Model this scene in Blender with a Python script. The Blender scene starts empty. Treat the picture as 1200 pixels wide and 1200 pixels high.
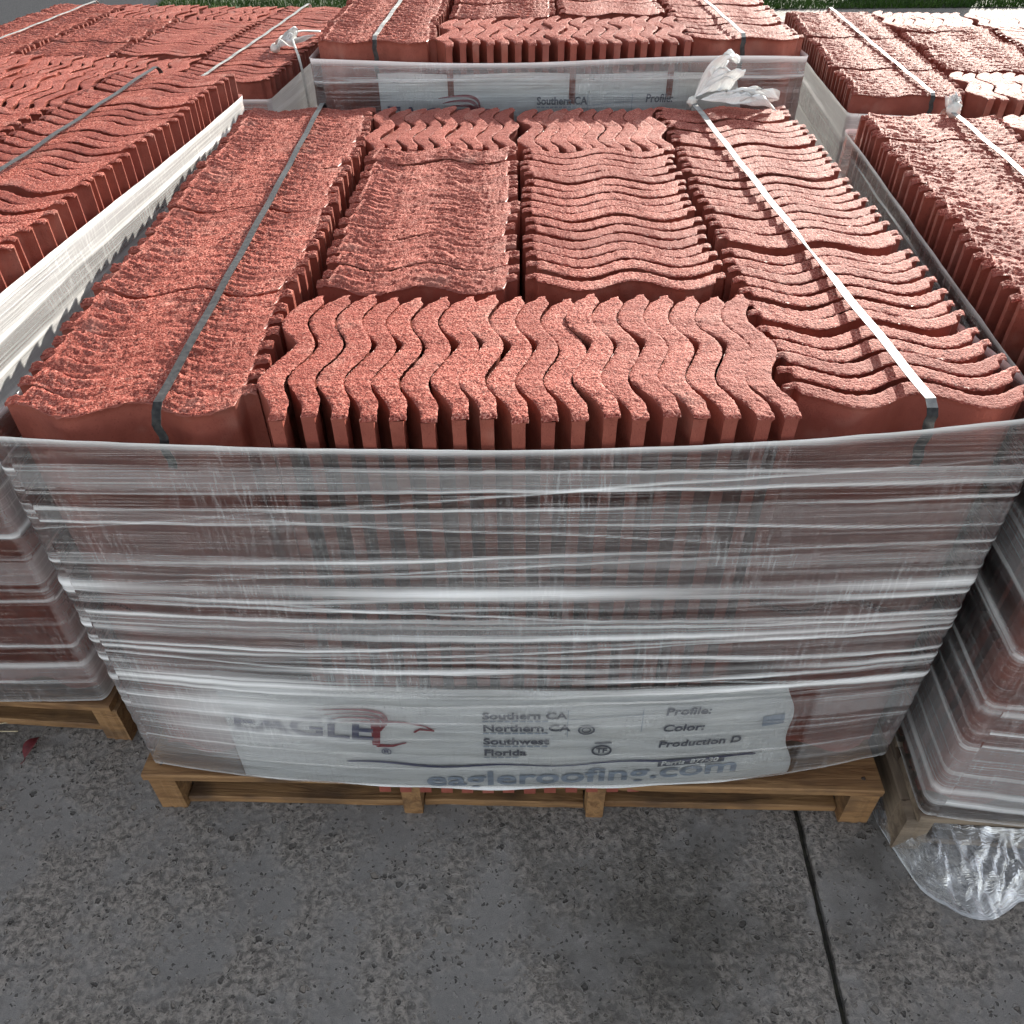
import bpy, math, random
import numpy as np
from mathutils import Vector, Matrix, noise

sc = bpy.context.scene
col = sc.collection
R = math.radians

# ------------------------------------------------------------------ camera
cam_d = bpy.data.cameras.new('camera')
cam = bpy.data.objects.new('camera', cam_d); col.objects.link(cam); sc.camera = cam
cam_d.sensor_width = 36.0; cam_d.lens = 969.667 / 1200 * 36; cam_d.clip_end = 500; cam_d.clip_start = 0.05
def cam_basis(yaw, pitch, roll):
    f = Vector((-math.sin(yaw)*math.cos(pitch), math.cos(yaw)*math.cos(pitch), -math.sin(pitch)))
    r = Vector((math.cos(yaw), math.sin(yaw), 0)); u = r.cross(f)
    c, s = math.cos(roll), math.sin(roll)
    return c*r + s*u, -s*r + c*u, f
_r, _u, _f = cam_basis(0.0097, 0.7154, -0.0102)
M = Matrix((_r, _u, -_f)).transposed().to_4x4(); M.translation = Vector((0.0012, -0.8923, 1.5243))
cam.matrix_world = M

# ------------------------------------------------------------------ sky, sun, exposure
SUN_EL, SUN_AZ = R(18.8), R(28)            # azimuth measured from +Y (away) towards +X (right)
w = bpy.data.worlds.new('World'); sc.world = w; w.use_nodes = True
nt = w.node_tree; bg = nt.nodes['Background']
sky = nt.nodes.new('ShaderNodeTexSky'); sky.sky_type = 'NISHITA'; sky.sun_disc = False
sky.sun_elevation = SUN_EL; sky.sun_rotation = SUN_AZ
sky.air_density = 1.0; sky.dust_density = 0.6; sky.ozone_density = 1.0
hs = nt.nodes.new('ShaderNodeHueSaturation'); hs.inputs['Saturation'].default_value = 0.30   # the camera's white balance is set for the shade
nt.links.new(sky.outputs[0], hs.inputs['Color']); nt.links.new(hs.outputs[0], bg.inputs[0]); bg.inputs[1].default_value = 0.112
sd = bpy.data.lights.new('sun', 'SUN'); sd.energy = 5.0; sd.angle = R(0.55); sd.color = (1.0, 0.94, 0.84)
sun = bpy.data.objects.new('sun', sd); col.objects.link(sun)
sdir = Vector((math.sin(SUN_AZ)*math.cos(SUN_EL), math.cos(SUN_AZ)*math.cos(SUN_EL), math.sin(SUN_EL)))
sun.rotation_euler = sdir.to_track_quat('Z', 'Y').to_euler(); sun.location = sdir*12
vs = sc.view_settings; vs.view_transform = 'Standard'; vs.look = 'None'; vs.exposure = 1.5; vs.gamma = 1.0
vs.use_curve_mapping = False
sc.cycles.transparent_max_bounces = 12; sc.cycles.max_bounces = 5; sc.cycles.diffuse_bounces = 3; sc.cycles.glossy_bounces = 2
sc.cycles.use_adaptive_sampling = True; sc.cycles.adaptive_threshold = 0.03
sc.cycles.use_denoising = True

rng = random.Random(7)
nrng = np.random.default_rng(5)

# ------------------------------------------------------------------ materials
def new_mat(name):
    m = bpy.data.materials.new(name); m.use_nodes = True
    t = m.node_tree
    for n in list(t.nodes): t.nodes.remove(n)
    out = t.nodes.new('ShaderNodeOutputMaterial')
    return m, t, out
def N(t, typ, **kw):
    n = t.nodes.new(typ)
    ins = kw.pop('ins', {})
    for k, v in kw.items(): setattr(n, k, v)
    for k, v in ins.items():
        if hasattr(v, 'is_output') or isinstance(v, bpy.types.NodeSocket): t.links.new(v, n.inputs[k])
        else: n.inputs[k].default_value = v
    return n
def ramp(t, src, stops, interp='LINEAR'):
    n = t.nodes.new('ShaderNodeValToRGB'); n.color_ramp.interpolation = interp
    e = n.color_ramp.elements
    while len(e) < len(stops): e.new(0.5)
    for i, (p, c) in enumerate(stops):
        e[i].position = p; e[i].color = (c, c, c, 1) if isinstance(c, (int, float)) else (*c, 1)
    t.links.new(src, n.inputs[0])
    return n.outputs[0]
def mixc(t, fac, a, b, mode='MIX'):
    n = t.nodes.new('ShaderNodeMix'); n.data_type = 'RGBA'; n.blend_type = mode
    for k, v in ((0, fac), (6, a), (7, b)):
        if isinstance(v, bpy.types.NodeSocket): t.links.new(v, n.inputs[k])
        elif k == 0: n.inputs[0].default_value = v
        else: n.inputs[k].default_value = (*v, 1)
    return n.outputs[2]
def math_(t, op, a, b=0.0, clamp=False):
    n = t.nodes.new('ShaderNodeMath'); n.operation = op; n.use_clamp = clamp
    for i, v in enumerate((a, b)):
        if isinstance(v, bpy.types.NodeSocket): t.links.new(v, n.inputs[i])
        else: n.inputs[i].default_value = v
    return n.outputs[0]

def mat_tile(name, broken=True):
    m, t, out = new_mat(name)
    tc = N(t, 'ShaderNodeTexCoord').outputs['Object']
    oi = N(t, 'ShaderNodeObjectInfo')
    cv = N(t, 'ShaderNodeCombineXYZ'); t.links.new(math_(t, 'MULTIPLY', oi.outputs['Random'], 13.0), cv.inputs[0])
    P = N(t, 'ShaderNodeVectorMath', operation='ADD', ins={0: tc, 1: cv.outputs[0]}).outputs[0]
    n1 = N(t, 'ShaderNodeTexNoise', ins={'Vector': P, 'Scale': 330, 'Detail': 2, 'Roughness': 0.7}).outputs[0]
    n2 = N(t, 'ShaderNodeTexNoise', ins={'Vector': P, 'Scale': 30, 'Detail': 2, 'Roughness': 0.6}).outputs[0]
    if broken:     # coarse sawn-off end of the tile
        base = mixc(t, ramp(t, n2, [(0.3, 0), (0.7, 1)]), (0.30, 0.068, 0.049), (0.41, 0.108, 0.080))
        base = mixc(t, ramp(t, n1, [(0.39, 1.0), (0.46, 0)]), base, (0.085, 0.015, 0.012))
        base = mixc(t, ramp(t, n1, [(0.53, 0), (0.62, 0.85)]), base, (0.62, 0.29, 0.225))
    else:          # smooth extruded face
        base = mixc(t, ramp(t, n2, [(0.3, 0), (0.7, 1)]), (0.23, 0.062, 0.042), (0.32, 0.094, 0.064))
        base = mixc(t, ramp(t, n1, [(0.32, 0.6), (0.42, 0)]), base, (0.16, 0.034, 0.025))
    base = mixc(t, math_(t, 'MULTIPLY', oi.outputs['Random'], 0.65), base, (0.22, 0.056, 0.042))
    n3 = N(t, 'ShaderNodeTexNoise', ins={'Vector': P, 'Scale': 7, 'Detail': 3, 'Roughness': 0.7}).outputs[0]
    base = mixc(t, ramp(t, n3, [(0.56, 0), (0.74, 0.28)]), base, (0.52, 0.33, 0.27))     # pale bloom and dust
    b = N(t, 'ShaderNodeBump', ins={'Strength': 1.0, 'Distance': 0.0020 if broken else 0.0005, 'Height': n1})
    p = N(t, 'ShaderNodeBsdfPrincipled', ins={'Base Color': base, 'Roughness': 0.66 if broken else 0.5, 'Normal': b.outputs[0]})
    p.inputs['Specular IOR Level'].default_value = 0.085 if broken else 0.3
    t.links.new(p.outputs[0], out.inputs[0])
    return m

def mat_film(name, lo=0.03, gain=1.0, tint=(0.96, 0.955, 0.95), hatch=0.13, lines=0.16):
    m, t, out = new_mat(name)
    uv = N(t, 'ShaderNodeUVMap').outputs[0]
    at = N(t, 'ShaderNodeAttribute', attribute_name='film').outputs['Fac']
    def streak(sx, sy, sk, scale, det):
        mp = N(t, 'ShaderNodeMapping', ins={'Vector': uv}); mp.inputs['Scale'].default_value = (sx, sy, 1)
        mp.inputs['Rotation'].default_value = (0, 0, sk)
        return N(t, 'ShaderNodeTexNoise', ins={'Vector': mp.outputs[0], 'Scale': scale, 'Detail': det, 'Roughness': 0.65}).outputs[0]
    hz = streak(0.5, 60, 0.008, 5.0, 2)       # fine lengthwise stretch lines
    vt = streak(60, 6.0, 0.10, 3.0, 3)        # short cross ripples pressed against the tile edges
    cl = streak(3, 3, 0.0, 1.6, 1)
    f = math_(t, 'MULTIPLY', at, gain)
    f = math_(t, 'ADD', f, lo)
    f = math_(t, 'ADD', f, math_(t, 'MULTIPLY', ramp(t, hz, [(0.54, 0), (0.68, 1)]), lines))
    vv = math_(t, 'MULTIPLY', ramp(t, vt, [(0.50, 0), (0.64, 1)]), ramp(t, cl, [(0.40, 0), (0.66, 1)]))
    f = math_(t, 'ADD', f, math_(t, 'MULTIPLY', vv, hatch), True)
    f = math_(t, 'MINIMUM', f, 0.95)
    bmp = N(t, 'ShaderNodeBump', ins={'Strength': 0.5, 'Distance': 0.004, 'Height': hz})
    tr = N(t, 'ShaderNodeBsdfTransparent'); tr.inputs[0].default_value = (0.93, 0.935, 0.94, 1)
    gl = N(t, 'ShaderNodeBsdfGlossy', ins={'Roughness': 0.11, 'Normal': bmp.outputs[0]})
    fr = N(t, 'ShaderNodeFresnel', ins={'IOR': 1.85, 'Normal': bmp.outputs[0]})
    clear = N(t, 'ShaderNodeMixShader', ins={0: fr.outputs[0], 1: tr.outputs[0], 2: gl.outputs[0]})
    pr = N(t, 'ShaderNodeBsdfPrincipled', ins={'Base Color': (*tint, 1), 'Roughness': 0.18, 'Normal': bmp.outputs[0]})
    fin = N(t, 'ShaderNodeMixShader', ins={0: f, 1: clear.outputs[0], 2: pr.outputs[0]})
    t.links.new(fin.outputs[0], out.inputs[0])
    return m

def mat_simple(name, c, rough=0.5, spec=0.5, noise_amt=0.0, nscale=40, bump=0.0, c2=None, metallic=0.0):
    m, t, out = new_mat(name)
    p = N(t, 'ShaderNodeBsdfPrincipled', ins={'Base Color': (*c, 1), 'Roughness': rough, 'Metallic': metallic})
    p.inputs['Specular IOR Level'].default_value = spec
    tc = N(t, 'ShaderNodeTexCoord').outputs['Object']
    n = N(t, 'ShaderNodeTexNoise', ins={'Vector': tc, 'Scale': nscale, 'Detail': 4}).outputs[0]
    if c2: t.links.new(mixc(t, ramp(t, n, [(0.35, 0), (0.65, 1)]), c, c2), p.inputs[0])
    if bump:
        b = N(t, 'ShaderNodeBump', ins={'Strength': 0.8, 'Distance': bump, 'Height': n}); t.links.new(b.outputs[0], p.inputs['Normal'])
    t.links.new(p.outputs[0], out.inputs[0])
    return m

def mat_wood(name, c1, c2, c3):
    m, t, out = new_mat(name)
    tc = N(t, 'ShaderNodeTexCoord').outputs['Object']
    oi = N(t, 'ShaderNodeObjectInfo').outputs['Random']
    cv = N(t, 'ShaderNodeCombineXYZ'); t.links.new(math_(t, 'MULTIPLY', oi, 9.0), cv.inputs[2])
    ad = N(t, 'ShaderNodeVectorMath', operation='ADD', ins={0: tc, 1: cv.outputs[0]})
    mp = N(t, 'ShaderNodeMapping', ins={'Vector': ad.outputs[0]}); mp.inputs['Scale'].default_value = (2.0, 26, 26)
    g = N(t, 'ShaderNodeTexNoise', ins={'Vector': mp.outputs[0], 'Scale': 2.2, 'Detail': 6, 'Roughness': 0.65, 'Distortion': 0.8}).outputs[0]
    mp2 = N(t, 'ShaderNodeMapping', ins={'Vector': ad.outputs[0]}); mp2.inputs['Scale'].default_value = (5, 9, 9)
    k = N(t, 'ShaderNodeTexNoise', ins={'Vector': mp2.outputs[0], 'Scale': 1.6, 'Detail': 3}).outputs[0]
    c = mixc(t, ramp(t, g, [(0.38, 0), (0.58, 1)]), c1, c2)
    c = mixc(t, ramp(t, k, [(0.50, 0), (0.72, 0.9)]), c, c3)
    b = N(t, 'ShaderNodeBump', ins={'Strength': 1.0, 'Distance': 0.004, 'Height': g})
    p = N(t, 'ShaderNodeBsdfPrincipled', ins={'Base Color': c, 'Roughness': 0.72, 'Normal': b.outputs[0]})
    t.links.new(p.outputs[0], out.inputs[0])
    return m

def mat_pavement():
    m, t, out = new_mat('weathered_concrete')
    tc = N(t, 'ShaderNodeTexCoord').outputs['Object']
    nz = lambda sc_, d, r_=0.6, dis=0.0: N(t, 'ShaderNodeTexNoise', ins={'Vector': tc, 'Scale': sc_, 'Detail': d, 'Roughness': r_, 'Distortion': dis}).outputs[0]
    big = nz(2.6, 4); area = nz(5.5, 4, 0.65); er = nz(80, 4, 0.7, 0.4); fine = nz(600, 1)
    dn = N(t, 'ShaderNodeTexNoise', ins={'Vector': tc, 'Scale': 120, 'Detail': 1})
    sv = N(t, 'ShaderNodeVectorMath', operation='SCALE', ins={0: dn.outputs['Color'], 'Scale': 0.012})
    dv = N(t, 'ShaderNodeVectorMath', operation='ADD', ins={0: tc, 1: sv.outputs[0]}).outputs[0]
    rough = ramp(t, area, [(0.42, 0.1), (0.56, 1)])             # areas where the skin has scaled away
    def pits(scale, rmax):
        v = N(t, 'ShaderNodeTexVoronoi', ins={'Vector': dv, 'Scale': scale})
        rgb = N(t, 'ShaderNodeSeparateColor', ins={0: v.outputs['Color']})
        rad = math_(t, 'MULTIPLY', math_(t, 'POWER', rgb.outputs[0], 2.2), rmax)
        hole = math_(t, 'MULTIPLY', math_(t, 'SUBTRACT', rad, v.outputs['Distance']), 14.0, True)
        rim = math_(t, 'SUBTRACT', 1.0, math_(t, 'MULTIPLY', math_(t, 'ABSOLUTE', math_(t, 'SUBTRACT', v.outputs['Distance'], math_(t, 'ADD', rad, 0.05))), 16.0), True)
        rim = math_(t, 'MULTIPLY', rim, ramp(t, rgb.outputs[0], [(0.45, 0), (0.7, 1)]))
        return hole, rim, rgb.outputs[1]
    h1, r1, k1 = pits(42, 0.30); h2, r2, k2 = pits(120, 0.48)
    c = mixc(t, ramp(t, big, [(0.3, 0), (0.7, 1)]), (0.20, 0.19, 0.18), (0.275, 0.26, 0.245))
    c = mixc(t, ramp(t, fine, [(0.36, 0.4), (0.5, 0)]), c, (0.09, 0.09, 0.092))
    mot = mixc(t, ramp(t, er, [(0.40, 0), (0.60, 1)]), (0.075, 0.064, 0.054), (0.38, 0.335, 0.29))
    c = mixc(t, math_(t, 'MULTIPLY', rough, 0.66), c, mot)
    c = mixc(t, math_(t, 'MULTIPLY', math_(t, 'MAXIMUM', r1, r2), 0.5), c, (0.40, 0.375, 0.345))
    c = mixc(t, math_(t, 'MULTIPLY', math_(t, 'MAXIMUM', h1, h2), 0.8), c, mixc(t, ramp(t, k1, [(0.4, 0), (0.8, 1)]), (0.065, 0.06, 0.056), (0.24, 0.21, 0.18)))
    st = ramp(t, nz(2.1, 5, 0.7), [(0.56, 0), (0.70, 0.6)])
    c = mixc(t, st, c, (0.07, 0.064, 0.055))
    # one old oil stain spread over the slab
    d0 = N(t, 'ShaderNodeVectorMath', operation='DISTANCE', ins={0: tc}); d0.inputs[1].default_value = (0.27, -0.27, 0)
    oil = math_(t, 'ADD', d0.outputs['Value'], math_(t, 'MULTIPLY', math_(t, 'SUBTRACT', nz(9, 4, 0.7), 0.5), 0.55))
    c = mixc(t, ramp(t, oil, [(0.06, 0.62), (0.26, 0)]), c, (0.055, 0.05, 0.042))
    h = math_(t, 'ADD', math_(t, 'MULTIPLY', math_(t, 'MAXIMUM', h1, h2), -1.0), math_(t, 'MULTIPLY', math_(t, 'MULTIPLY', er, rough), 1.1))
    h = math_(t, 'ADD', h, math_(t, 'ADD', math_(t, 'MULTIPLY', r1, 0.25), math_(t, 'MULTIPLY', fine, 0.12)))
    b = N(t, 'ShaderNodeBump', ins={'Strength': 1.0, 'Distance': 0.006, 'Height': h})
    p = N(t, 'ShaderNodeBsdfPrincipled', ins={'Base Color': c, 'Roughness': 0.8, 'Normal': b.outputs[0]})
    p.inputs['Specular IOR Level'].default_value = 0.2
    t.links.new(p.outputs[0], out.inputs[0])
    return m

M_TILE = mat_tile('tile_cut_end'); M_SIDE = mat_tile('tile_face', False)
M_FILM = mat_film('stretch_film')
M_TAIL = mat_film('gathered_film', 0.30, 0.55, (0.86, 0.86, 0.83))
M_CLEAR = mat_film('loose_clear_film', 0.03, 0.5, (0.78, 0.81, 0.84), 0.12, 0.12)
M_STRAP = mat_simple('black_strap', (0.020, 0.020, 0.021), 0.45, 0.2, c2=(0.05, 0.049, 0.048), nscale=110, bump=0.0006)
M_GLARESTRAP = mat_simple('glare_toned_strap', (0.36, 0.36, 0.34), 0.5, 0.25, c2=(0.16, 0.16, 0.16), nscale=45, bump=0.0008)  # black strapping lightened in its base colour to stand in for sun glare
M_CORD = mat_simple('white_cord', (0.72, 0.71, 0.66), 0.5, 0.4, c2=(0.6, 0.58, 0.53), nscale=90, bump=0.001)
M_PINE = mat_wood('pine_board', (0.165, 0.08, 0.030), (0.30, 0.165, 0.068), (0.075, 0.042, 0.022))
M_GREYWOOD = mat_wood('weathered_board', (0.17, 0.125, 0.085), (0.26, 0.20, 0.14), (0.09, 0.065, 0.045))
M_PAVE = mat_pavement()
M_PAPER = mat_simple('white_printed_film', (0.86, 0.87, 0.86), 0.35, 0.5, c2=(0.80, 0.815, 0.82), nscale=14)
M_NAVY = mat_simple('navy_ink', (0.07, 0.08, 0.19), 0.5)
M_GREYINK = mat_simple('grey_ink', (0.16, 0.17, 0.21), 0.5)
M_PALEBLUE = mat_simple('pale_blue_ink', (0.40, 0.46, 0.55), 0.5)
M_RED = mat_simple('red_ink', (0.32, 0.025, 0.045), 0.5)

# ------------------------------------------------------------------ helpers
def mk(name, verts, faces, mat, parent=None, smooth=False, uvs=None, attr=None):
    me = bpy.data.meshes.new(name)
    me.from_pydata([tuple(v) for v in verts], [], faces); me.update()
    if mat: me.materials.append(mat)
    if smooth: me.polygons.foreach_set('use_smooth', [True]*len(me.polygons))
    if uvs is not None:
        l = me.uv_layers.new(name='UVMap'); vi = np.empty(len(me.loops), int); me.loops.foreach_get('vertex_index', vi)
        l.data.foreach_set('uv', np.asarray(uvs, float)[vi].ravel())
    if attr is not None:
        a = me.attributes.new('film', 'FLOAT', 'POINT'); a.data.foreach_set('value', np.asarray(attr, float))
    return ob(name, me, parent)
def ob(name, me, parent=None):
    o = bpy.data.objects.new(name, me); col.objects.link(o); o.parent = parent
    return o
def tag(o, label=None, cat=None, group=None, kind=None):
    if label: o['label'] = label
    if cat: o['category'] = cat
    if group: o['group'] = group
    if kind: o['kind'] = kind
    return o
def fbm(x, y, z, o=3):
    return noise.fractal(Vector((x, y, z)), 0.8, 2.1, o)
def grid_faces(nu, nv, wrap=False):
    f = []
    for i in range(nu - (0 if wrap else 1)):
        a = i*nv; b = ((i+1) % nu)*nv
        for j in range(nv-1): f.append((a+j, b+j, b+j+1, a+j+1))
    return f
def tube(points, r, n=6, flat=1.0):
    pts = [Vector(p) for p in points]; V = []; F = []
    for i, p in enumerate(pts):
        d = (pts[min(i+1, len(pts)-1)] - pts[max(i-1, 0)]).normalized()
        s = d.cross(Vector((0, 0, 1)))
        s = s.normalized() if s.length > 1e-4 else Vector((1, 0, 0))
        t_ = s.cross(d).normalized()
        rr = r(i/(len(pts)-1)) if callable(r) else r
        for k in range(n):
            a = 2*math.pi*k/n; V.append(p + s*math.cos(a)*rr + t_*math.sin(a)*rr*flat)
    for i in range(len(pts)-1):
        for k in range(n):
            F.append((i*n+k, i*n+(k+1) % n, (i+1)*n+(k+1) % n, (i+1)*n+k))
    F.append(tuple(range(n-1, -1, -1))); F.append(tuple((len(pts)-1)*n+k for k in range(n)))
    return V, F
def spline(pts, n):
    pts = [Vector(p) for p in pts]; out = []
    q = [2*pts[0]-pts[1]] + pts + [2*pts[-1]-pts[-2]]
    for i in range(1, len(q)-2):
        for k in range(n):
            t = k/n; a, b, c, d = q[i-1:i+3]
            out.append(0.5*((2*b) + (c-a)*t + (2*a-5*b+4*c-d)*t*t + (3*b-a-3*c+d)*t**3))
    out.append(pts[-1]); return out

# ------------------------------------------------------------------ ground
def joint_x(y): return 0.5505 + 0.042*(y + 0.06)
def slab(side):
    V = []; F = []
    ys = [-6, -1] + [-.6+.014*k for k in range(60)] + [0.5, 1, 2, 4, 8, 60]
    s = side
    for y in ys:
        jx = joint_x(y); wob = .0022*fbm(y*22, side*3.0, 0) if -1 < y < .4 else 0
        e = jx + s*(0.0045 + wob)
        V += [(e, y, -0.03), (e + s*0.0015, y, -0.004), (e + s*0.006, y, 0.0), (e + s*60, y, 0.0)]
    for i in range(len(ys)-1):
        for k in range(3):
            q = (i*4+k, i*4+k+1, (i+1)*4+k+1, (i+1)*4+k)
            F.append(q if s > 0 else q[::-1])
    F = [f[::-1] for f in F]
    return V, F
for s in (-1, 1):
    V, F = slab(s); tag(mk('pavement', V, F, M_PAVE), kind='structure')
M_JOINT = mat_simple('joint_dirt', (0.03, 0.028, 0.025), 0.9, c2=(0.06, 0.058, 0.04), nscale=80, bump=0.003)
V = [(joint_x(-6)-.02, -6, -.016), (joint_x(-6)+.02, -6, -.016), (joint_x(60)+.02, 60, -.016), (joint_x(60)-.02, 60, -.016)]
tag(mk('pavement_joint', V, [(0, 1, 2, 3)], M_JOINT), kind='structure')

M_ASPHALT = mat_simple('asphalt', (0.04, 0.042, 0.046), 1.0, 0.02, c2=(0.065, 0.066, 0.07), nscale=120, bump=.003)
V = [(-60, 5.6, .004), (-3.05, 5.6, .004), (-3.3, 7.9, .004), (-9, 60, .004), (-60, 60, .004)]
tag(mk('road', V, [(0, 1, 2, 3, 4)], M_ASPHALT), kind='structure')

# ------------------------------------------------------------------ roof tile meshes
TW, TL = 0.325, 0.400
def tile_mesh(kind, seed, nu=170, nv=12):
    A = {'open': .0172, 'closed': .0170, 'front': .0120, 'plain': .0130}[kind]
    T = {'open': .0262, 'closed': .0380, 'front': .0376, 'plain': .027}[kind]
    if kind == 'plain': nu, nv = 26, 2
    r1, r2 = {'open': (.0004, .0006), 'closed': (.0022, .0014), 'front': (.0005, .0008), 'plain': (0, 0)}[kind]
    ph = math.pi - .15 if kind == 'front' else -.45
    sd_ = seed*7.31
    def smooth(a, b, x):
        x = min(1, max(0, (x-a)/(b-a))); return x*x*(3-2*x)
    fw = []; tp = []; bw = []
    zl = (0.0, TL*.55, TL-.05, TL-.016, TL-.0075, TL-.0045)
    for i in range(nu+1):
        u = -TW/2 + TW*i/nu
        c = A*math.cos(4*math.pi*u/TW + ph)
        F_ = c - T/2; B_ = c + T/2
        if kind == 'front':
            B_ -= .0085*max(.12, .75 + .6*math.sin(seed*3.1))*math.exp(-((u-.022)/.021)**2)
            B_ -= .0040*math.exp(-((u+.105)/.022)**2)
            F_ += .0060*smooth(-TW/2+.040, -TW/2+.012, u); B_ -= .0105*smooth(-TW/2+.080, -TW/2+.020, u)
            F_ += .013*smooth(TW/2-.032, TW/2-.008, u); B_ -= .0125*smooth(TW/2-.028, TW/2-.008, u)
        else:
            lap = {'open': .014, 'closed': .024, 'plain': .006}[kind]
            F_ += lap*smooth(TW/2-.022, TW/2-.017, u)
            if kind == 'open': F_ += lap*smooth(-TW/2+.020, -TW/2+.016, u)
            else: B_ -= lap*smooth(-TW/2+.024, -TW/2+.018, u)
        th = B_ - F_
        endd = min(u+TW/2, TW/2-u)
        top = TL - .0022 + .0015*fbm(u*25, sd_, 3.3) - (.003*math.exp(-endd/.004) if kind != 'plain' else 0)
        row = []
        for j in range(nv+1):
            f = j/nv; y = F_ + th*f
            z = top
            if kind == 'closed': z += (f-.5)*.0060
            elif kind == 'front': z += (.5-f)*.002
            else: z += (f-.5)*.003
            if kind != 'plain':
                e = min(f, 1-f)*th
                z -= math.exp(-e/.0011)*(.0010 + .0018*max(-.4, fbm(u*140, f*3, sd_+5)))
                z += r1*(fbm(u*48, f*T*170, sd_) if kind == 'closed' else fbm(u*95, y*95, sd_)) + r2*fbm(u*300, y*300, sd_+9, 2)
                y += .0006*fbm(u*170, f*4, sd_+20)
            row.append((u, y, z))
        tp.append(row)
        k = 0 if kind == 'plain' else .0006
        uc = 0 if kind == 'plain' else (.0095 if kind == 'open' else .004)
        fw.append([(u, F_ + uc*min(1, max(0, TL-.0030-z)/.0045) + k*fbm(u*70, z*40, sd_), z) for z in zl] + [row[0]])
        bw.append([row[-1]] + [(u, B_ + k*fbm(u*70, z*40, sd_+3), z) for z in zl[::-1]])
    V = []; F = []; sm = []; mi = []
    for patch in (fw, tp, bw):
        K = len(patch[0]); n0 = len(V)
        for r_ in patch: V += r_
        for i in range(nu):
            for k in range(K-1): F.append((n0+i*K+k, n0+(i+1)*K+k, n0+(i+1)*K+k+1, n0+i*K+k+1)); sm.append(True); mi.append(0 if patch is tp else 1)
    for i, rev in ((0, False), (nu, True)):
        loop = fw[i] + tp[i][1:-1] + bw[i]; n0 = len(V); V += loop
        q = tuple(range(n0, n0+len(loop))); F.append(q[::-1] if rev else q); sm.append(False); mi.append(1)
    me = bpy.data.meshes.new('roof_tile'); me.from_pydata(V, [], F); me.update()
    me.polygons.foreach_set('use_smooth', sm)
    me.materials.append(M_TILE); me.materials.append(M_SIDE); me.polygons.foreach_set('material_index', mi)
    return me
TILES = {k: [tile_mesh(k, s + 10*ki) for s in range(n)] for ki, (k, n) in enumerate((('open', 7), ('closed', 7), ('front', 7), ('plain', 1)))}

def tile(parent, kind, u, v, z, rz=0.0, jit=1.0, flip=False):
    me = rng.choice(TILES[kind])
    o = ob('roof_tile', me, parent)
    o.location = (u + rng.uniform(-1, 1)*.0025*jit, v + rng.uniform(-1, 1)*.0011*jit, z + (rng.uniform(-.003, .0025)*jit*(.45 if kind == 'open' else 1.2)))
    if kind == 'front': o.scale = (1.05, 1, 1)
    o.rotation_euler = (rng.uniform(-.004, .004)*jit, rng.uniform(-.008, .008)*jit, rz + rng.uniform(-.006, .006)*jit)
    return o

# ------------------------------------------------------------------ pallets
def board(name, mat, x0, x1, y0, y1, z0, z1, parent, seed):
    r = random.Random(seed); n = 8; V = []; F = []
    alongx = (x1-x0) > (y1-y0)
    c = .0025
    for i in range(n+1):
        f = i/n
        e = [r.uniform(-.0015, .0015) for _ in range(4)]
        if alongx:
            x = x0+(x1-x0)*f
            ring = [(y0+e[0]+c, z0), (y1+e[1]-c, z0), (y1+e[1], z0+c), (y1+e[1], z1-c), (y1+e[1]-c, z1+e[2]*.6), (y0+e[0]+c, z1+e[3]*.6), (y0+e[0], z1-c), (y0+e[0], z0+c)]
            V += [(x, a, b) for a, b in ring]
        else:
            y = y0+(y1-y0)*f
            ring = [(x0+e[0]+c, z0), (x1+e[1]-c, z0), (x1+e[1], z0+c), (x1+e[1], z1-c), (x1+e[1]-c, z1+e[2]*.6), (x0+e[0]+c, z1+e[3]*.6), (x0+e[0], z1-c), (x0+e[0], z0+c)]
            V += [(a, y, b) for a, b in ring]
    for i in range(n):
        for k in range(8):
            q = (i*8+k, i*8+(k+1) % 8, (i+1)*8+(k+1) % 8, (i+1)*8+k)
            F.append(q if not alongx else q[::-1])
    cap0 = tuple(range(8)); cap1 = tuple(n*8+k for k in range(7, -1, -1))
    F += [cap0[::-1], cap1[::-1]] if not alongx else [cap0, cap1]
    cx, cy = (x0+x1)/2, (y0+y1)/2
    L = x1-x0 if alongx else y1-y0
    if not alongx:
        V = [((y-cy), -(x-cx), z) for x, y, z in V]
    else:
        V = [(x-cx, y-cy, z) for x, y, z in V]
    o = mk(name, V, F, mat, parent)
    o.location = (cx, cy, 0)
    if not alongx: o.rotation_euler = (0, 0, math.pi/2)
    return o
M_NAIL = mat_simple('rusty_nail', (0.05, 0.035, 0.028), 0.6, metallic=0.6)
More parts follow.
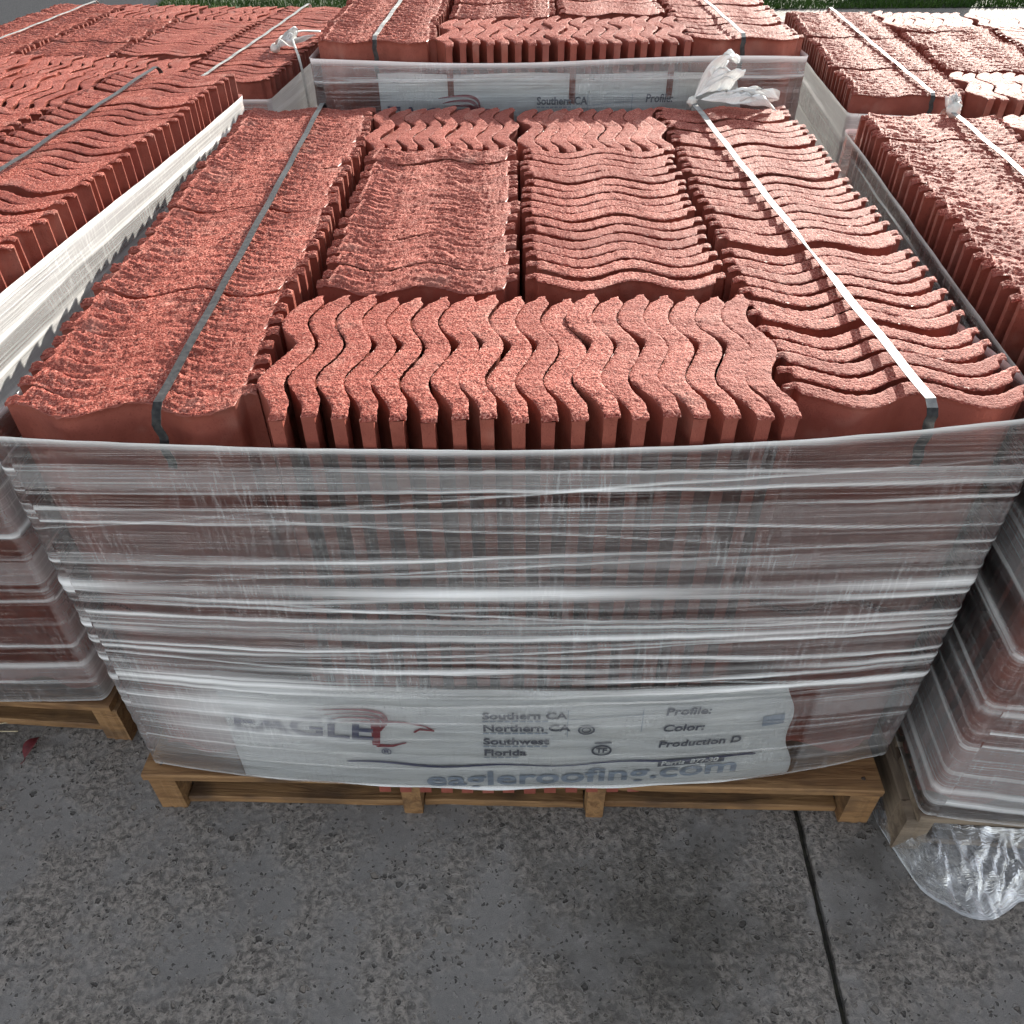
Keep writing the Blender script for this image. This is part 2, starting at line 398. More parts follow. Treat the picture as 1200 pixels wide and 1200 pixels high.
def pallet(x, y, yaw, w_, d_, mat, label, stringers, seed=1, h=.125, zscale=1.0):
    p = bpy.data.objects.new('wood_pallet', None); col.objects.link(p)
    p.location = (x, y, 0); p.rotation_euler = (0, 0, yaw); p.scale = (1, 1, zscale)
    tag(p, label, 'pallet', 'wooden pallets under the tile bundles')
    bt = .019; r = random.Random(seed)
    fl = .045
    for k, (sx, sw) in enumerate(stringers):
        board('foot_block', mat, sx-sw/2, sx+sw/2, .004, fl, 0, h-bt-.001, p, seed*50+k)
        board('foot_block', mat, sx-sw/2, sx+sw/2, d_-fl, d_-.004, 0, h-bt-.001, p, seed*50+5+k)
        board('stringer', mat, sx-sw/2, sx+sw/2, fl+.001 if k in (0, 3) else fl+.002, d_-fl-.001, bt+.001, h-bt-.001, p, seed*50+k)
    nb = 9; bw = d_/nb*.82
    for k in range(nb):
        y0 = (d_-bw)*k/(nb-1)
        o = board('deck_board', mat, -w_/2+r.uniform(0, .006), w_/2-r.uniform(0, .006), y0, y0+bw, h-bt, h, p, seed*50+10+k)
        if k == 0:
            for sx, sw in stringers:
                for q in (-.3, .3):
                    V, F = tube([(sx+r.uniform(-.008, .008), bw*q, h-.004), (sx, bw*q, h+.0012)], .0038, 8)
                    mk('nail', V, F, M_NAIL, o)
    for k in range(3):
        y0 = fl+.004+(d_-bw-2*fl-.008)*k/2
        if k == 0:      # the front one is cut in lengths between the feet
            for q in range(3):
                xa = stringers[q][0]+stringers[q][1]/2+.003; xb = stringers[q+1][0]-stringers[q+1][1]/2-.003
                board('bottom_board', mat, xa, xb, .016+.004*q, .016+bw, .004, .004+bt, p, seed*50+40+q)
        else: board('bottom_board', mat, -w_/2+.02, w_/2-.02, y0, y0+bw, 0, bt, p, seed*50+30+k)
    return p

# ------------------------------------------------------------------ bundles
def front_y(x, z, H=.925, amt=1.0):
    e = max(0.0, 1 - (abs(x)/.69)**2.4)
    s = min(1, max(0, (H - .06 - z)/.72)); s = s*s*(3-2*s)
    return -.013 - e*amt*(.010 + .046*s)

def film_wrap(parent, W, D, zt, zb, folds, seed, ns=420, nz=150, mat=None, amt=1.0, H=.925, name='stretch_wrap', base=.0, side=.0, haze=None):
    """Closed band of film round the tiles; zt/zb give its top and bottom edge as functions of the path."""
    hw = W/2 + .014; rc = .014
    y1 = D + .012
    path = []
    n_f = int(ns*.40); n_s = int(ns*.2)
    yf = -.013
    def corner(cx, cy, a0):
        return [(cx+rc*math.cos(a0+R(90)*k/8), cy+rc*math.sin(a0+R(90)*k/8), math.cos(a0+R(90)*k/8), math.sin(a0+R(90)*k/8)) for k in range(9)]
    for k in range(1, n_f): path.append((-hw+rc+(2*hw-2*rc)*k/n_f, yf, 0, -1))
    path += corner(hw-rc, yf+rc, R(-90))
    for k in range(1, n_s): path.append((hw, yf+rc+(y1-yf-2*rc)*k/n_s, 1, 0))
    path += corner(hw-rc, y1-rc, R(0))
    for k in range(1, n_s): path.append((hw-rc-(2*hw-2*rc)*k/n_s, y1, 0, 1))
    path += corner(-hw+rc, y1-rc, R(90))
    for k in range(1, n_s): path.append((-hw, y1-rc-(y1-yf-2*rc)*k/n_s, -1, 0))
    path += corner(-hw+rc, yf+rc, R(180))
    path.append(path[0])
    V = []; UV = []; AT = []; s = 0.0; last = path[0]
    fr = random.Random(seed)
    fl = []
    for (z0, wd, st, ti) in folds:
        fl.append((z0, wd, st, ti, fr.uniform(0, 6.28), fr.uniform(.002, .006), fr.uniform(2, 5), fr.uniform(0, 6.28)))
    # number of laps of film between successive fold lines
    zs_sorted = sorted(f[0] for f in folds); laps = [fr.choice([-.02, 0, .03, .08, .16]) for _ in range(len(zs_sorted)+1)]
    for (x, y, nx, ny) in path:
        s += math.hypot(x-last[0], y-last[1]); last = (x, y)
        a, b = zb(x, y), zt(x, y)
        for j in range(nz):
            z = a + (b-a)*j/(nz-1)
            den = base + side*max(0, nx); out = 0.0  # side term whitens the right-facing film, sunlight put into its opacity
            if haze and ny < -.5: den += haze[4]*math.exp(-((x-haze[0])/haze[2])**2-((z-haze[1])/haze[3])**2)*(.6+.4*noise.noise(Vector((x*6, z*30, 1))))
            for (z0, wd, st, ti, p1, am, fq, p2) in fl:
                zk = z0 + am*math.sin(s*fq+p1) + .3*am*math.sin(s*fq*3.7+p2) + ti*x*(1 if ny < -.5 else .3)
                d = (z-zk)/wd
                if -3 < d < 3:
                    g = math.exp(-d*d)*(.62+.38*math.sin(s*(fq*1.7)+p2))
                    den += st*g; out += .0022*st*g
            if haze and ny < -.5 and z < .265 and abs(x) < .5: den -= .10     # a single lap over the printed sheet
            k = 0
            while k < len(zs_sorted) and z > zs_sorted[k]: k += 1
            den += laps[k]
            te = (b-z)/.009; be = (z-a)/.006
            if te < 2: den += .85*math.exp(-te*te); out += .0022*math.exp(-te*te)
            if be < 2: den += .3*math.exp(-be*be)
            yy = y
            if ny < -.5: yy = y + (front_y(x, z, H, amt) + .013)
            cr = .0016*noise.noise(Vector((s*9, z*60, seed))) + .0010*noise.noise(Vector((s*26, z*18, seed+4)))
            out += cr
            V.append((x+nx*out, yy+ny*(out+.004), z)); UV.append((s, z)); AT.append(max(-.06, min(1.2, den)))
    F = grid_faces(len(path), nz)
    return mk(name, V, F, mat or M_FILM, parent, True, UV, AT)

def ribbon(points, wdt, thick=.0012, wob=None):
    """A flat strap along points (its width runs along X)."""
    V = []; F = []; n = len(points)
    for i, p in enumerate(points):
        p = Vector(p); d = (Vector(points[min(i+1, n-1)]) - Vector(points[max(i-1, 0)])).normalized()
        side = Vector((1, 0, 0)); side = (side - d*side.dot(d)).normalized()
        if wob: side = (Matrix.Rotation(wob(i/(n-1)), 3, d) @ side)
        up = side.cross(d)
        for a, b in ((-1, -1), (1, -1), (1, 1), (-1, 1)): V.append(p + side*wdt/2*a + up*thick/2*b)
    for i in range(n-1):
        for k in range(4): F.append((i*4+k, i*4+(k+1) % 4, (i+1)*4+(k+1) % 4, (i+1)*4+k))
    F += [(3, 2, 1, 0), tuple((n-1)*4+k for k in range(4))]
    return V, F

def strap(parent, u0, u1, D, H, width=.0115, mat=None, down=.07, twist=0.0, drop=None):
    pts = []; cut = 0
    ztop = H + .0105
    for k in range(12): pts.append((u0 + .002*math.sin(k), -.0155, H - .012 - down*(1-k/11)))
    pts.append((u0, -.0145, H-.004)); pts.append((u0, -.008, H+.004)); cut = len(pts)-1
    for k in range(41):
        f = k/40; v = .004 + (D-.012)*f
        pts.append((u0+(u1-u0)*f, v, ztop - .001*math.sin(f*40) - .003*math.sin(f*math.pi)))
    pts.append((u1, D+.006, H+.003)); pts.append((u1, D+.0145, H-.005))
    for k in range(6): pts.append((u1, D+.0155, H-.02-.03*k))
    wob = (lambda t: twist*math.exp(-((t-.3)/.06)**2)) if twist else None
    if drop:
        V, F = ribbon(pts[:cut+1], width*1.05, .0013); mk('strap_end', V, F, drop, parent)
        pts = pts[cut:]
    V, F = ribbon(pts, width, .0013, wob)
    return mk('strap', V, F, mat or M_STRAP, parent)

GAPS = .0
def bundle(name_label, x, y, yaw, H, W=1.34, D=1.375, zp=.125, layout=None, lower='full', group='wrapped bundles of red roof tiles', seed=0, amt=1.0):
    root = bpy.data.objects.new('roof_tile_bundle', None); col.objects.link(root)
    root.location = (x, y, zp); root.rotation_euler = (0, 0, yaw); root.scale = (W/1.34, D/1.375, (H-zp)/.80)
    tag(root, name_label, 'tile bundle', group)
    W, D = 1.34, 1.375
    rs = random.Random(seed*31+5)
    uL, uR = -.5085, .5125
    def column(u, kind, n, z, breaks=()):
        p = (D-.032)/n
        for k in range(n):
            v = .016 + p*(k+.5)
            # tiles settle in batches, each batch a little higher or lower
            dz = .0012*math.sin(k*.9+seed) + (.0012 if (k//7) % 2 else -.0012)
            o = tile(root, kind, u + .004*math.sin(k*.5+seed), v + (0.006 if k in breaks else 0), z + dz)
            if k in breaks: o.rotation_euler[0] -= .02
    lay = dict(left='closed', right='open', midL='closed', midR='open')
    if layout: lay.update(layout)
    zt = .400
    column(uL, lay['left'], 34, zt, (8, 17, 29))
    column(uR, lay['right'], 34, zt, (5, 12, 26, 31))
    nf = 18; f0, f1 = -.312, .336
    for k in range(nf):
        u = f0 + (f1-f0)*k/(nf-1)
        tile(root, 'front', u, .5*TW + front_y(u, .80, .925, amt) + .013 + .004*rs.uniform(-1, 1), zt+.002*rs.uniform(-1, 1), math.pi/2)
    nm = 17; v0, v1 = .378, 1.015
    for k in range(nm):
        v = v0 + (v1-v0)*k/(nm-1)
        tile(root, lay['midL'], -.158+.003*math.sin(k), v, zt + (.003 if (k//5) % 2 else -.003))
        tile(root, lay['midR'], .178+.003*math.sin(k*1.3), v, zt + .001*math.sin(k*1.1))
    for k in range(18):
        u = -.315 + .0365*k + (.022 if k >= 9 else 0)
        tile(root, 'front', u, 1.206 + (.012 if k < 9 else 0)+.004*rs.uniform(-1, 1), zt - .004, math.pi/2)
    # lower tier: only its outer ring can be seen through the film
    for k in range(34):
        v = .016 + (D-.032)/34*(k+.5)
        if lower == 'full' or k < 2 or (lower == 'right') or (lower == 'left'):
            if lower != 'right' or k < 2: tile(root, 'plain', uL, v, -.004, 0, .4)
            if lower != 'left' or k < 2: tile(root, 'plain', uR, v, -.004, 0, .4)
    for k in range(nf):
        u = f0 + (f1-f0)*k/(nf-1)
        yb, yt = front_y(u, .13, .925, amt), front_y(u, .53, .925, amt)
        o = tile(root, 'plain', u, .5*TW + yb + .002, -.004 if abs(u) > .24 else -.028, math.pi/2, .4)
        o.rotation_euler[1] = (yt - yb)/.40 + .004
    return root

FOLDS = [(.845, .0026, .55, .00), (.812, .0022, .75, .01), (.780, .0024, .85, .012), (.748, .0018, .6, -.01), (.690, .0024, .75, .02), (.655, .003, .35, .0),
         (.622, .0110, .95, .0), (.604, .0040, .5, .0), (.592, .0026, .6, .008), (.562, .0030, .85, -.006), (.548, .002, .5, .01), (.530, .0050, .8, .0), (.508, .0026, .9, .012), (.482, .0036, .75, -.01), (.470, .002, .5, .01),
         (.452, .0060, .8, .0), (.428, .0026, .65, .01), (.408, .0060, .85, .0), (.398, .003, .6, .008), (.372, .0030, .5, .02), (.318, .0020, .35, -.02), (.285, .0018, .25, .01), (.236, .0020, .3, .0),
         (.195, .0020, .25, .01),
         (.800, .0016, .6, .09), (.735, .0014, .5, -.075), (.668, .0014, .5, .06), (.575, .0016, .7, -.055), (.497, .0015, .6, .05), (.440, .0015, .6, -.045)]
def rand_folds(seed, z0, z1, n):
    r = random.Random(seed)
    return [(z0+(z1-z0)*(k+r.uniform(0, .9))/n, r.choice([.003, .003, .004, .007]), r.uniform(.4, .9), r.uniform(-.015, .015)) for k in range(n)]
def local_folds(folds, H, zp): return [((z-zp)*.80/(H-zp), w_, s_, t_) for z, w_, s_, t_ in folds]

# --- printed film sheet ------------------------------------------------
def text_geo(body, size, bold=0.0, shear=0.0, sx=1.0):
    cu = bpy.data.curves.new('lettering', 'FONT'); cu.body = body; cu.size = size; cu.offset = bold; cu.shear = shear; cu.resolution_u = 3
    o = bpy.data.objects.new('lettering', cu); col.objects.link(o)
    dg = bpy.context.evaluated_depsgraph_get(); me = o.evaluated_get(dg).to_mesh()
    V = [(v.co.x*sx, v.co.y) for v in me.vertices]; F = [tuple(p.vertices) for p in me.polygons]
    o.evaluated_get(dg).to_mesh_clear(); bpy.data.objects.remove(o); bpy.data.curves.remove(cu)
    return V, F
def stroke2d(pts, wf):
    V = []; F = []; n = len(pts)
    for i, (x, y) in enumerate(pts):
        a = pts[max(i-1, 0)]; b = pts[min(i+1, n-1)]
        dx, dy = b[0]-a[0], b[1]-a[1]; l = math.hypot(dx, dy) or 1
        hw = wf(i/(n-1))/2
        V += [(x-dy/l*hw, y+dx/l*hw), (x+dy/l*hw, y-dx/l*hw)]
        if i: F.append((2*i-2, 2*i-1, 2*i+1, 2*i))
    return V, F
def join2d(parts):
    V = []; F = []
    for v, f in parts:
        n = len(V); V += v; F += [tuple(i+n for i in q) for q in f]
    return V, F
def shift(g, x, y, tilt=0.0): return [(a+x, b+y+tilt*a) for a, b in g[0]], g[1]

def printed_sheet(parent, zp, x0, x1, z0, z1, amt=1.0, H=.925, dz=0.0):
    """Printed film tucked in below the outer laps; everything is laid on the bulged front of the bundle. z in bundle space."""
    fy = lambda x, z, o: (x, front_y(x, z+zp, H, amt) - o, z)
    nx, nz = 60, 18; V = []
    for i in range(nx+1):
        for j in range(nz+1):
            x = x0+(x1-x0)*i/nx; f = j/nz
            zz = z0 + (z1-z0)*f + (1-f)*(.020*(x/.5)**2*.6 + .003*math.sin(x*31)) + .002*math.sin(x*17+f*9)
            x += (x-x0)/(x1-x0)*(.045*(1-f) - .02 + .006*math.sin(f*11))
            V.append(fy(x, zz, .0005 + .0006*noise.noise(Vector((x*30, zz*30, 2)))))
    sh = mk('printed_sheet', V, grid_faces(nx+1, nz+1), M_PAPER, parent, True)
    def put(name, g, mat):
        Vv = [fy(a, b+dz, .0026) for a, b in g[0]]
        return mk(name, Vv, g[1], mat, sh)
    Z = lambda z: z - .125
    # word mark and bird-head emblem
    put('lettering', shift(text_geo('EAGLE', .072, .0016, .12, 1.18), -.492, Z(.285), -.03), M_NAVY)
    em = []
    for k in range(4):
        o = k*.0105
        pts = [(-.335+.012*k, .352-o), (-.29, .357-o), (-.25, .357-o*1.0), (-.226+.0-.004*k, .349-o), (-.219-.004*k, .333-o*.8), (-.221-.004*k, .318-.5*o)]
        pts = [(p.x, p.y) for p in spline([(a, b, 0) for a, b in pts], 5)]
        em.append(stroke2d(pts, lambda t: .0012+.0056*math.sin(min(1, t*1.05)*math.pi*.85)))
    em.append(stroke2d([(-.238, .336), (-.240, .30), (-.243, .262)], lambda t: .017-.004*t))
    em.append(stroke2d([(-.222, .328), (-.19, .327), (-.155, .318), (-.14, .306)], lambda t: .006*(1-t*.6)))
    em.append(stroke2d([(-.14, .306), (-.165, .309), (-.175, .301)], lambda t: .004))
    em.append(stroke2d([(-.243, .262), (-.215, .262), (-.19, .272)], lambda t: .009*(1-t*.7)))
    em = join2d(em); put('emblem', ([(a, b-.125) for a, b in em[0]], em[1]), M_RED)
    put('registered_mark', shift(text_geo('®', .024), -.236, Z(.236)), M_NAVY)
    # regions
    rows = [('Southern CA', .338), ('Northern CA', .306), ('Southwest', .270), ('Florida', .238)]
    put('lettering', join2d([shift(text_geo(s_, .0235, .0007, 0, 1.12), -.058, Z(zz)) for s_, zz in rows]), M_GREYINK)
    fine = []
    for s_, zz in rows:
        for q in range(9 if s_ != 'Florida' else 5):
            fine.append(([(-.058+q*.0125, Z(zz)-.0075), (-.058+q*.0125+.010, Z(zz)-.0075), (-.058+q*.0125+.010, Z(zz)-.0045), (-.058+q*.0125, Z(zz)-.0045)], [(0, 1, 2, 3)]))
    put('fine_print', join2d(fine), M_PALEBLUE)
    # certification marks
    ring = lambda cx, cz, r_, wd: stroke2d([(cx+r_*math.cos(a*math.pi/10), cz+r_*.85*math.sin(a*math.pi/10)) for a in range(21)], lambda t: wd)
    put('seal_mark', join2d([ring(.117, Z(.308), .013, .003), ring(.117, Z(.308), .007, .002), ring(.146, Z(.250), .016, .0035), shift(text_geo('TF', .018, .0006), .136, Z(.244)), stroke2d([(.133, Z(.272)), (.162, Z(.272))], lambda t: .004)]), M_GREYINK)
    put('form_box', join2d([stroke2d([(.085, Z(.36)), (.085, Z(.29))], lambda t: .0012), stroke2d([(.21, Z(.36)), (.21, Z(.30))], lambda t: .0012), stroke2d([(.085, Z(.335)), (.21, Z(.345))], lambda t: .001)]), M_PALEBLUE)
    put('lettering', join2d([shift(text_geo('Profile:', .025, .0006, .1, 1.08), .247, Z(.342)), shift(text_geo('Color:', .025, .0006, .1, 1.08), .246, Z(.298), .02), shift(text_geo('Production D', .024, .0006, .1, 1.08), .243, Z(.254), .03)]), M_GREYINK)
    put('code_patch', ([(.415, Z(.325)), (.452, Z(.33)), (.454, Z(.303)), (.417, Z(.298))], [(3, 2, 1, 0)]), M_PALEBLUE)
    put('ink_bar', shift(([(0, 0), (.118, .006), (.118, .026), (0, .02)], [(3, 2, 1, 0)]), .248, Z(.196)), M_GREYINK)
    bl = shift(text_geo('Perris  877-30', .0175, .0006, .1, 1.0), .253, Z(.201), .05)
    mk('lettering', [fy(a, b+dz, .0034) for a, b in bl[0]], bl[1], M_PAPER, sh)
    # ruled line and web address
    ln = [(-.30+.72*k/30, Z(.216)-.010*math.exp(-((k-9)/10)**2)+.004*math.sin(k*.7)) for k in range(31)]
    put('ruled_line', stroke2d(ln, lambda t: .0045+.002*math.sin(t*9)), M_NAVY)
    put('web_address', shift(text_geo('eagleroofing.com', .061, .0012, 0, 1.33), -.165, Z(.140), .050), M_PALEBLUE)
    return sh

# ------------------------------------------------------------------ film tails and knots
def film_fan(parent, loc, rotz, length, spread, lift, seed, mat=None, name='film_tail', nr=16, na=90):
    r = random.Random(seed); V = []; UV = []; AT = []
    m = 15; tip = [r.choice([.45, .6, .8, 1.0, 1.15]) for _ in range(m+1)]
    for i in range(na):
        a = i/(na-1); ang = (a-.5)*spread
        f12 = a*m; k = int(min(m-1, f12)); ext = tip[k]+(tip[k+1]-tip[k])*(f12-k)
        for j in range(nr):
            q = j/(nr-1); L = length*q*ext
            pl = math.sin(a*52+seed+1.4*math.sin(q*4))*.012*q**.7
            cr = .010*noise.noise(Vector((a*9, q*5, seed)))*q
            z = lift*math.sin(min(1, q*1.05)*math.pi*.66)*(1-.75*abs(a-.55)*1.7)*(.6+.5*ext) + pl + cr + .006
            V.append((L*math.cos(ang)+cr*.6, L*math.sin(ang)+cr, max(.002, z))); UV.append((a*.2, q*.15)); AT.append(.30+.7*(1-q)**2+.30*abs(math.sin(a*52)))
    o = mk(name, V, grid_faces(na, nr), mat or M_TAIL, parent, True, UV, AT)
    o.location = loc; o.rotation_euler = (0, 0, rotz)
    return o
def knot(parent, loc, r_, seed, mat=None):
    V = []; n = 14; m = 10
    for i in range(n):
        for j in range(m+1):
            a = 2*math.pi*i/n; b = math.pi*j/m
            p = Vector((math.cos(a)*math.sin(b), math.sin(a)*math.sin(b), math.cos(b)))
            rr = r_*(1+.35*noise.noise(p*2.2+Vector((seed, 0, 0)))+.10*math.sin(6*a+5*b))
            V.append(p*rr)
    o = mk('knot', V, grid_faces(n, m+1, True), mat or M_CORD, parent, True); o.location = loc
    return o

# ------------------------------------------------------------------ centre bundle
PINE4 = [(-.668, .05), (-.19, .036), (.165, .036), (.668, .055)]
pallet(-.0168, -.056, -.0256, 1.40, 1.40, M_PINE, 'yellow pine pallet under the tile bundle in the middle foreground', PINE4, 1)
C = bundle('red roof tile bundle in the middle foreground with whole printed sheet showing', -.002, 0, 0, .925, 1.365, seed=1)
film_wrap(C, 1.34, 1.375, lambda x, y: (.756 + (.045 if x > 0 else .020)*(x/.67)**2 if y < .05 else (.80 - .05*min(1, y/.4) if x > 0 else .776 - .026*min(1, y/.4))), lambda x, y: (.010 + .003*(1-(x/.67)**2) + .11*max(0, x-.42) + .02*max(0, -x-.45) if y < .1 else .006),
          [(z-.125, a, b, c) for z, a, b, c in FOLDS], 3, 360, 310, amt=1.0, H=.80, haze=(-.46, .19, .16, .10, .80))
printed_sheet(C, .125, -.50, .468, .002, .282)
strap(C, -.452, -.480, 1.375, .80)
strap(C, .522, .437, 1.375, .80, .0135, M_GLARESTRAP, twist=.6, drop=M_STRAP)
film_fan(C, (.440, 1.36, .812), R(25), .125, R(50), .085, 4)
film_fan(C, (.455, 1.35, .810), R(-14), .165, R(28), .022, 9)
knot(C, (.434, 1.345, .813), .011, 3)

# ------------------------------------------------------------------ neighbours
def wrap_simple(root, seed, n=15, mat=None, amt=1.0, zt=.748, zb=.004, ns=240, nz=170, base=0.0, side=0.0):
    return film_wrap(root, 1.34, 1.375, lambda x, y: zt + .006*math.sin(x*5+y*3+seed), lambda x, y: zb, rand_folds(seed, .03, .74, n), seed, ns, nz, mat, amt, .80, base=base, side=side)
B = bundle('red roof tile bundle behind the middle one, standing slightly higher', .112, 1.555, -.0046, 1.035, 1.29, 1.30, lower='front', seed=2)
pallet(.11, 1.53, 0, 1.34, 1.32, M_PINE, 'pine pallet under the rear middle tile bundle', PINE4, 2)
wrap_simple(B, 12, 7, zt=.764, base=-.05)
printed_sheet(B, .125, -.50, .52, .43, .735, dz=.455)
strap(B, -.50, -.47, 1.375, .80, mat=M_GLARESTRAP, drop=M_STRAP); strap(B, .50, .45, 1.375, .80, mat=M_GLARESTRAP, drop=M_STRAP)
L1 = bundle('red roof tile bundle at left edge nearest the camera', -1.524, .20, -.075, .975, seed=3, lower='full')
pallet(-1.520, .165, -.070, 1.38, 1.38, M_PINE, 'yellow pine pallet under the near left tile bundle', PINE4, 3)
wrap_simple(L1, 23, 13, None, .6, base=-.04, side=.26)
strap(L1, .50, .47, 1.375, .80); strap(L1, -.5, -.5, 1.375, .80)
L2 = bundle('red roof tile bundle at rear left, knotted white cord on its corner', -1.455, 2.02, -.11, .850, 1.34, 1.20, seed=4, lower='front')
pallet(-1.455, 1.99, -.11, 1.36, 1.28, M_PINE, 'pine pallet under the rear left tile bundle', PINE4, 4)
wrap_simple(L2, 34, 9, None, .5, base=.1, side=.6)
strap(L2, .47, .45, 1.375, .80, mat=M_GLARESTRAP); strap(L2, -.5, -.5, 1.375, .80, mat=M_GLARESTRAP)
R1 = bundle('red roof tile bundle at right edge on grey weathered pallet', 1.408, -.148, -.065, .935, seed=5, lower='full')
pallet(1.40, -.17, -.067, 1.36, 1.38, M_GREYWOOD, 'grey weathered pallet under the near right tile bundle', PINE4, 5)
wrap_simple(R1, 45, 14, None, .5)
strap(R1, -.44, -.46, 1.375, .80, mat=M_GLARESTRAP, drop=M_STRAP); strap(R1, .5, .5, 1.375, .80)
R2 = bundle('red roof tile bundle at rear right, behind the one at the right edge', 1.644, 1.63, -.085, .862, 1.34, 1.25, seed=6, lower='front')
pallet(1.644, 1.60, -.085, 1.36, 1.28, M_GREYWOOD, 'weathered pallet under the rear right tile bundle', PINE4, 6)
wrap_simple(R2, 56, 9, None, .5, base=.25)
strap(R2, -.46, -.5, 1.375, .80, mat=M_GLARESTRAP, drop=M_STRAP); strap(R2, .5, .5, 1.375, .80)

# ------------------------------------------------------------------ lawn and cabinet
M_GRASS = mat_simple('grass_blade', (0.022, 0.055, 0.008), 0.6, 0.15, c2=(0.045, 0.09, 0.013), nscale=3)
M_SOIL = mat_simple('lawn_soil', (0.03, 0.045, 0.014), 0.9, c2=(0.045, 0.06, 0.02), nscale=5)
V = [(-3.4, 7.9, .006), (60, 7.9, .006), (60, 60, .006), (-9, 60, .006)]
tag(mk('lawn', V, [(0, 1, 2, 3)], M_SOIL), kind='structure')
V = []; F = []
for k in range(42000):
    y = 7.9 + 3.2*nrng.random()**1.5; x0 = -3.4 - (y-7.9)*.11
    x = x0 + (6.5-x0)*nrng.random()
    a = nrng.random()*6.28; h = .03+.035*nrng.random(); wd = .004+.003*nrng.random()
    dx, dy = math.cos(a)*wd, math.sin(a)*wd; lx, ly = (nrng.random()-.5)*.04, (nrng.random()-.5)*.04
    n = len(V); V += [(x-dx, y-dy, .004), (x+dx, y+dy, .004), (x+lx, y+ly, h)]; F.append((n, n+1, n+2))
g = tag(mk('grass', V, F, M_GRASS), 'short green lawn grass behind the rear tile bundles', 'grass', kind='stuff')

# utility cabinet at the lawn's edge
cab = bpy.data.objects.new('utility_cabinet', None); col.objects.link(cab); cab.location = (4.0, 8.45, 0)
tag(cab, 'dark grey ground cabinet with pale plate on the lawn at upper right', 'cabinet')
def boxm(name, x0, x1, y0, y1, z0, z1, mat, parent):
    V = [(x, y, z) for x in (x0, x1) for y in (y0, y1) for z in (z0, z1)]
    F = [(0, 1, 3, 2), (4, 6, 7, 5), (0, 4, 5, 1), (2, 3, 7, 6), (0, 2, 6, 4), (1, 5, 7, 3)]
    o = mk(name, V, F, mat, parent)
    bv = o.modifiers.new('bevel', 'BEVEL'); bv.width = min(.01, (y1-y0)*.3); bv.segments = 2
    return o
M_CAB = mat_simple('cabinet_paint', (0.05, 0.06, 0.058), 0.5, c2=(0.06, 0.07, 0.065), nscale=8)
boxm('plinth', -.52, .52, -.02, .62, 0, .06, mat_simple('plinth_concrete', (.25, .25, .24), .8), cab)
boxm('housing', -.48, .48, 0, .58, .061, .75, M_CAB, cab); boxm('lid', -.50, .50, -.02, .60, .751, .80, M_CAB, cab)
boxm('plate', -.20, -.06, -.008, -.001, .07, .16, M_PAPER, cab)

# ------------------------------------------------------------------ knotted cord, loose film, litter
def cord(parent, pts, r_, n=8, flat=.6, name='cord', mat=None):
    V, F = tube(spline(pts, n), r_, 6, flat); return mk(name, V, F, mat or M_CORD, parent, True)
knot(L2, (.585, .42, .815), .016, 7)
cord(L2, [(.585, .42, .82), (.60, .45, .835), (.63, .47, .845), (.655, .42, .825), (.684, .36, .79), (.70, .33, .70), (.705, .32, .55), (.70, .30, .40)], .0045, flat=.4)
cord(L2, [(.585, .42, .82), (.61, .40, .85), (.65, .37, .835), (.675, .34, .838)], lambda t: .006*(1-.7*t), flat=.3)
film_fan(L2, (.59, .43, .808), R(50), .13, R(50), .05, 15)
cord(L2, [(.585, .42, .82), (.59, .50, .84), (.575, .62, .822), (.60, .70, .822), (.67, .72, .818)], lambda t: .004+.014*t, flat=.15)
knot(R1, (-.455, 1.345, .812), .016, 11); film_fan(R1, (-.455, 1.345, .808), R(80), .035, R(70), .02, 6)
knot(B, (.478, .72, .812), .012, 5); cord(B, [(.478, .72, .815), (.50, .72, .82), (.52, .70, .812)], .006)

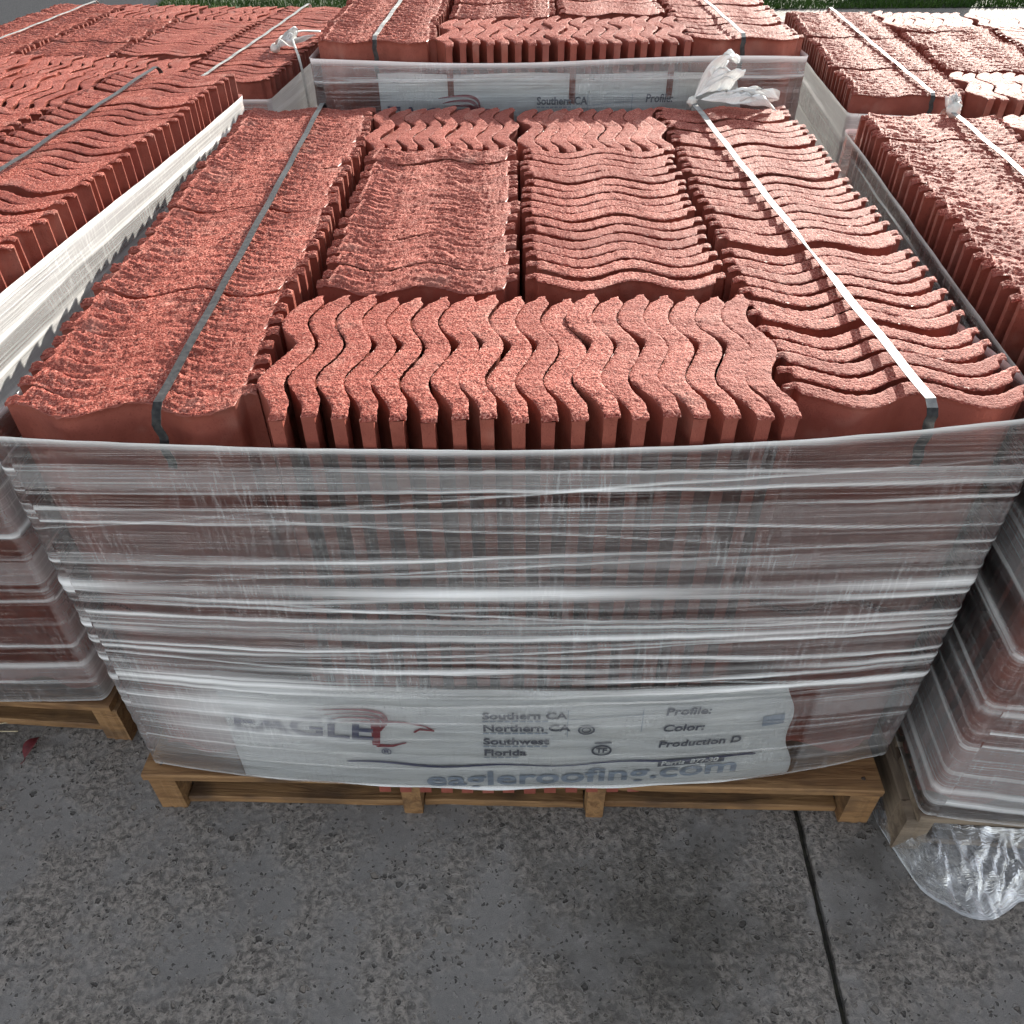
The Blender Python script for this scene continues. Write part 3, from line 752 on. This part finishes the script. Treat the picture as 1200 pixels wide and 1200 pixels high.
OUT = spline([(.700, .04, 0), (.700, -.075, 0), (.735, -.20, 0), (.812, -.252, 0), (.865, -.245, 0), (.915, -.222, 0), (.99, -.262, 0), (1.10, -.24, 0), (1.22, -.25, 0)], 14)
INN = spline([(.735, .06, .02), (.740, -.02, .045), (.755, -.085, .07), (.80, -.110, .085), (.86, -.118, .09), (.92, -.122, .088), (.99, -.128, .09), (1.10, -.136, .09), (1.22, -.145, .09)], 14)
V = []; UV = []; AT = []; nq = 26
for i, (a, b) in enumerate(zip(OUT, INN)):
    for j in range(nq):
        q = j/(nq-1); p = b.lerp(a, q)
        n_ = noise.noise(Vector((i*.11, q*3.2, 1))) ; n2 = noise.noise(Vector((i*.33, q*6.5, 7)))
        r_ = abs(noise.noise(Vector((i*.16+q*2.5, q*1.4, 3))))
        z = p.z*(1-q)**1.5*.85 +   .014*math.sin(math.pi*q)*(1+n_) + .018*(1-abs(2*r_-.5))*math.sin(math.pi*min(1, q*1.1)) + .006*n2
        V.append((p.x + .012*n_*q, p.y + .016*n2*math.sin(math.pi*q), max(.003, z+.003))); UV.append((i*.01, q*.2))
        AT.append(.06*(1-r_) + (.6 if q > .95 else 0) + .35*max(0, 1-abs(r_-.12)*16) + .12*max(0, n2))
tag(mk('loose_film', V, grid_faces(len(OUT), nq), M_CLEAR, None, True, UV, AT), 'crumpled clear plastic film on the pavement at the corner of the grey pallet', 'plastic film')

M_LEAF = mat_simple('dead_red_leaf', (0.16, 0.018, 0.022), 0.6, c2=(0.09, 0.012, 0.014), nscale=60, bump=.001)
V = []; F = []
n = 12
for i in range(n+1):
    f = i/n; wd = .017*math.sin(math.pi*min(1, f*1.02))**.8*(1-.25*f); zc = .006+.012*math.sin(f*2.6)
    V += [(-wd, f*.07, zc+.010*(wd/.017)), (0, f*.07, zc), (wd, f*.07, zc+.012*(wd/.017))]
for i in range(n):
    for k in range(2): F.append((3*i+k, 3*i+k+1, 3*i+k+4, 3*i+k+3))
leaf = bpy.data.objects.new('fallen_leaf', None); col.objects.link(leaf); leaf.location = (-1.035, .075, 0); leaf.rotation_euler = (0, 0, -.25); leaf.scale = (.85, .72, .8)
tag(leaf, 'curled dark red fallen leaf on the pavement at left', 'leaf')
mk('blade', V, F, M_LEAF, leaf, True)
Vt, Ft = tube(spline([(0, .002, .006), (.002, -.008, .005), (-.002, -.018, .003)], 4), .0012, 5); mk('stalk', Vt, Ft, M_LEAF, leaf, True)
M_STRAW = mat_simple('dry_straw', (0.52, 0.44, 0.28), 0.6)
for k, pts in enumerate(([(-1.155, .150, .004), (-1.12, .158, .010), (-1.085, .168, .004)], [(-1.16, .135, .004), (-1.12, .138, .009), (-1.08, .142, .004)])):
    Vt, Ft = tube(spline(pts, 6), .0014, 5)
    tag(mk('straw', Vt, Ft, M_STRAW, None, True), ['upper one of two dry straws on the pavement beside the leaf', 'lower one of two dry straws on the pavement beside the leaf'][k], 'straw', 'straws on the pavement')
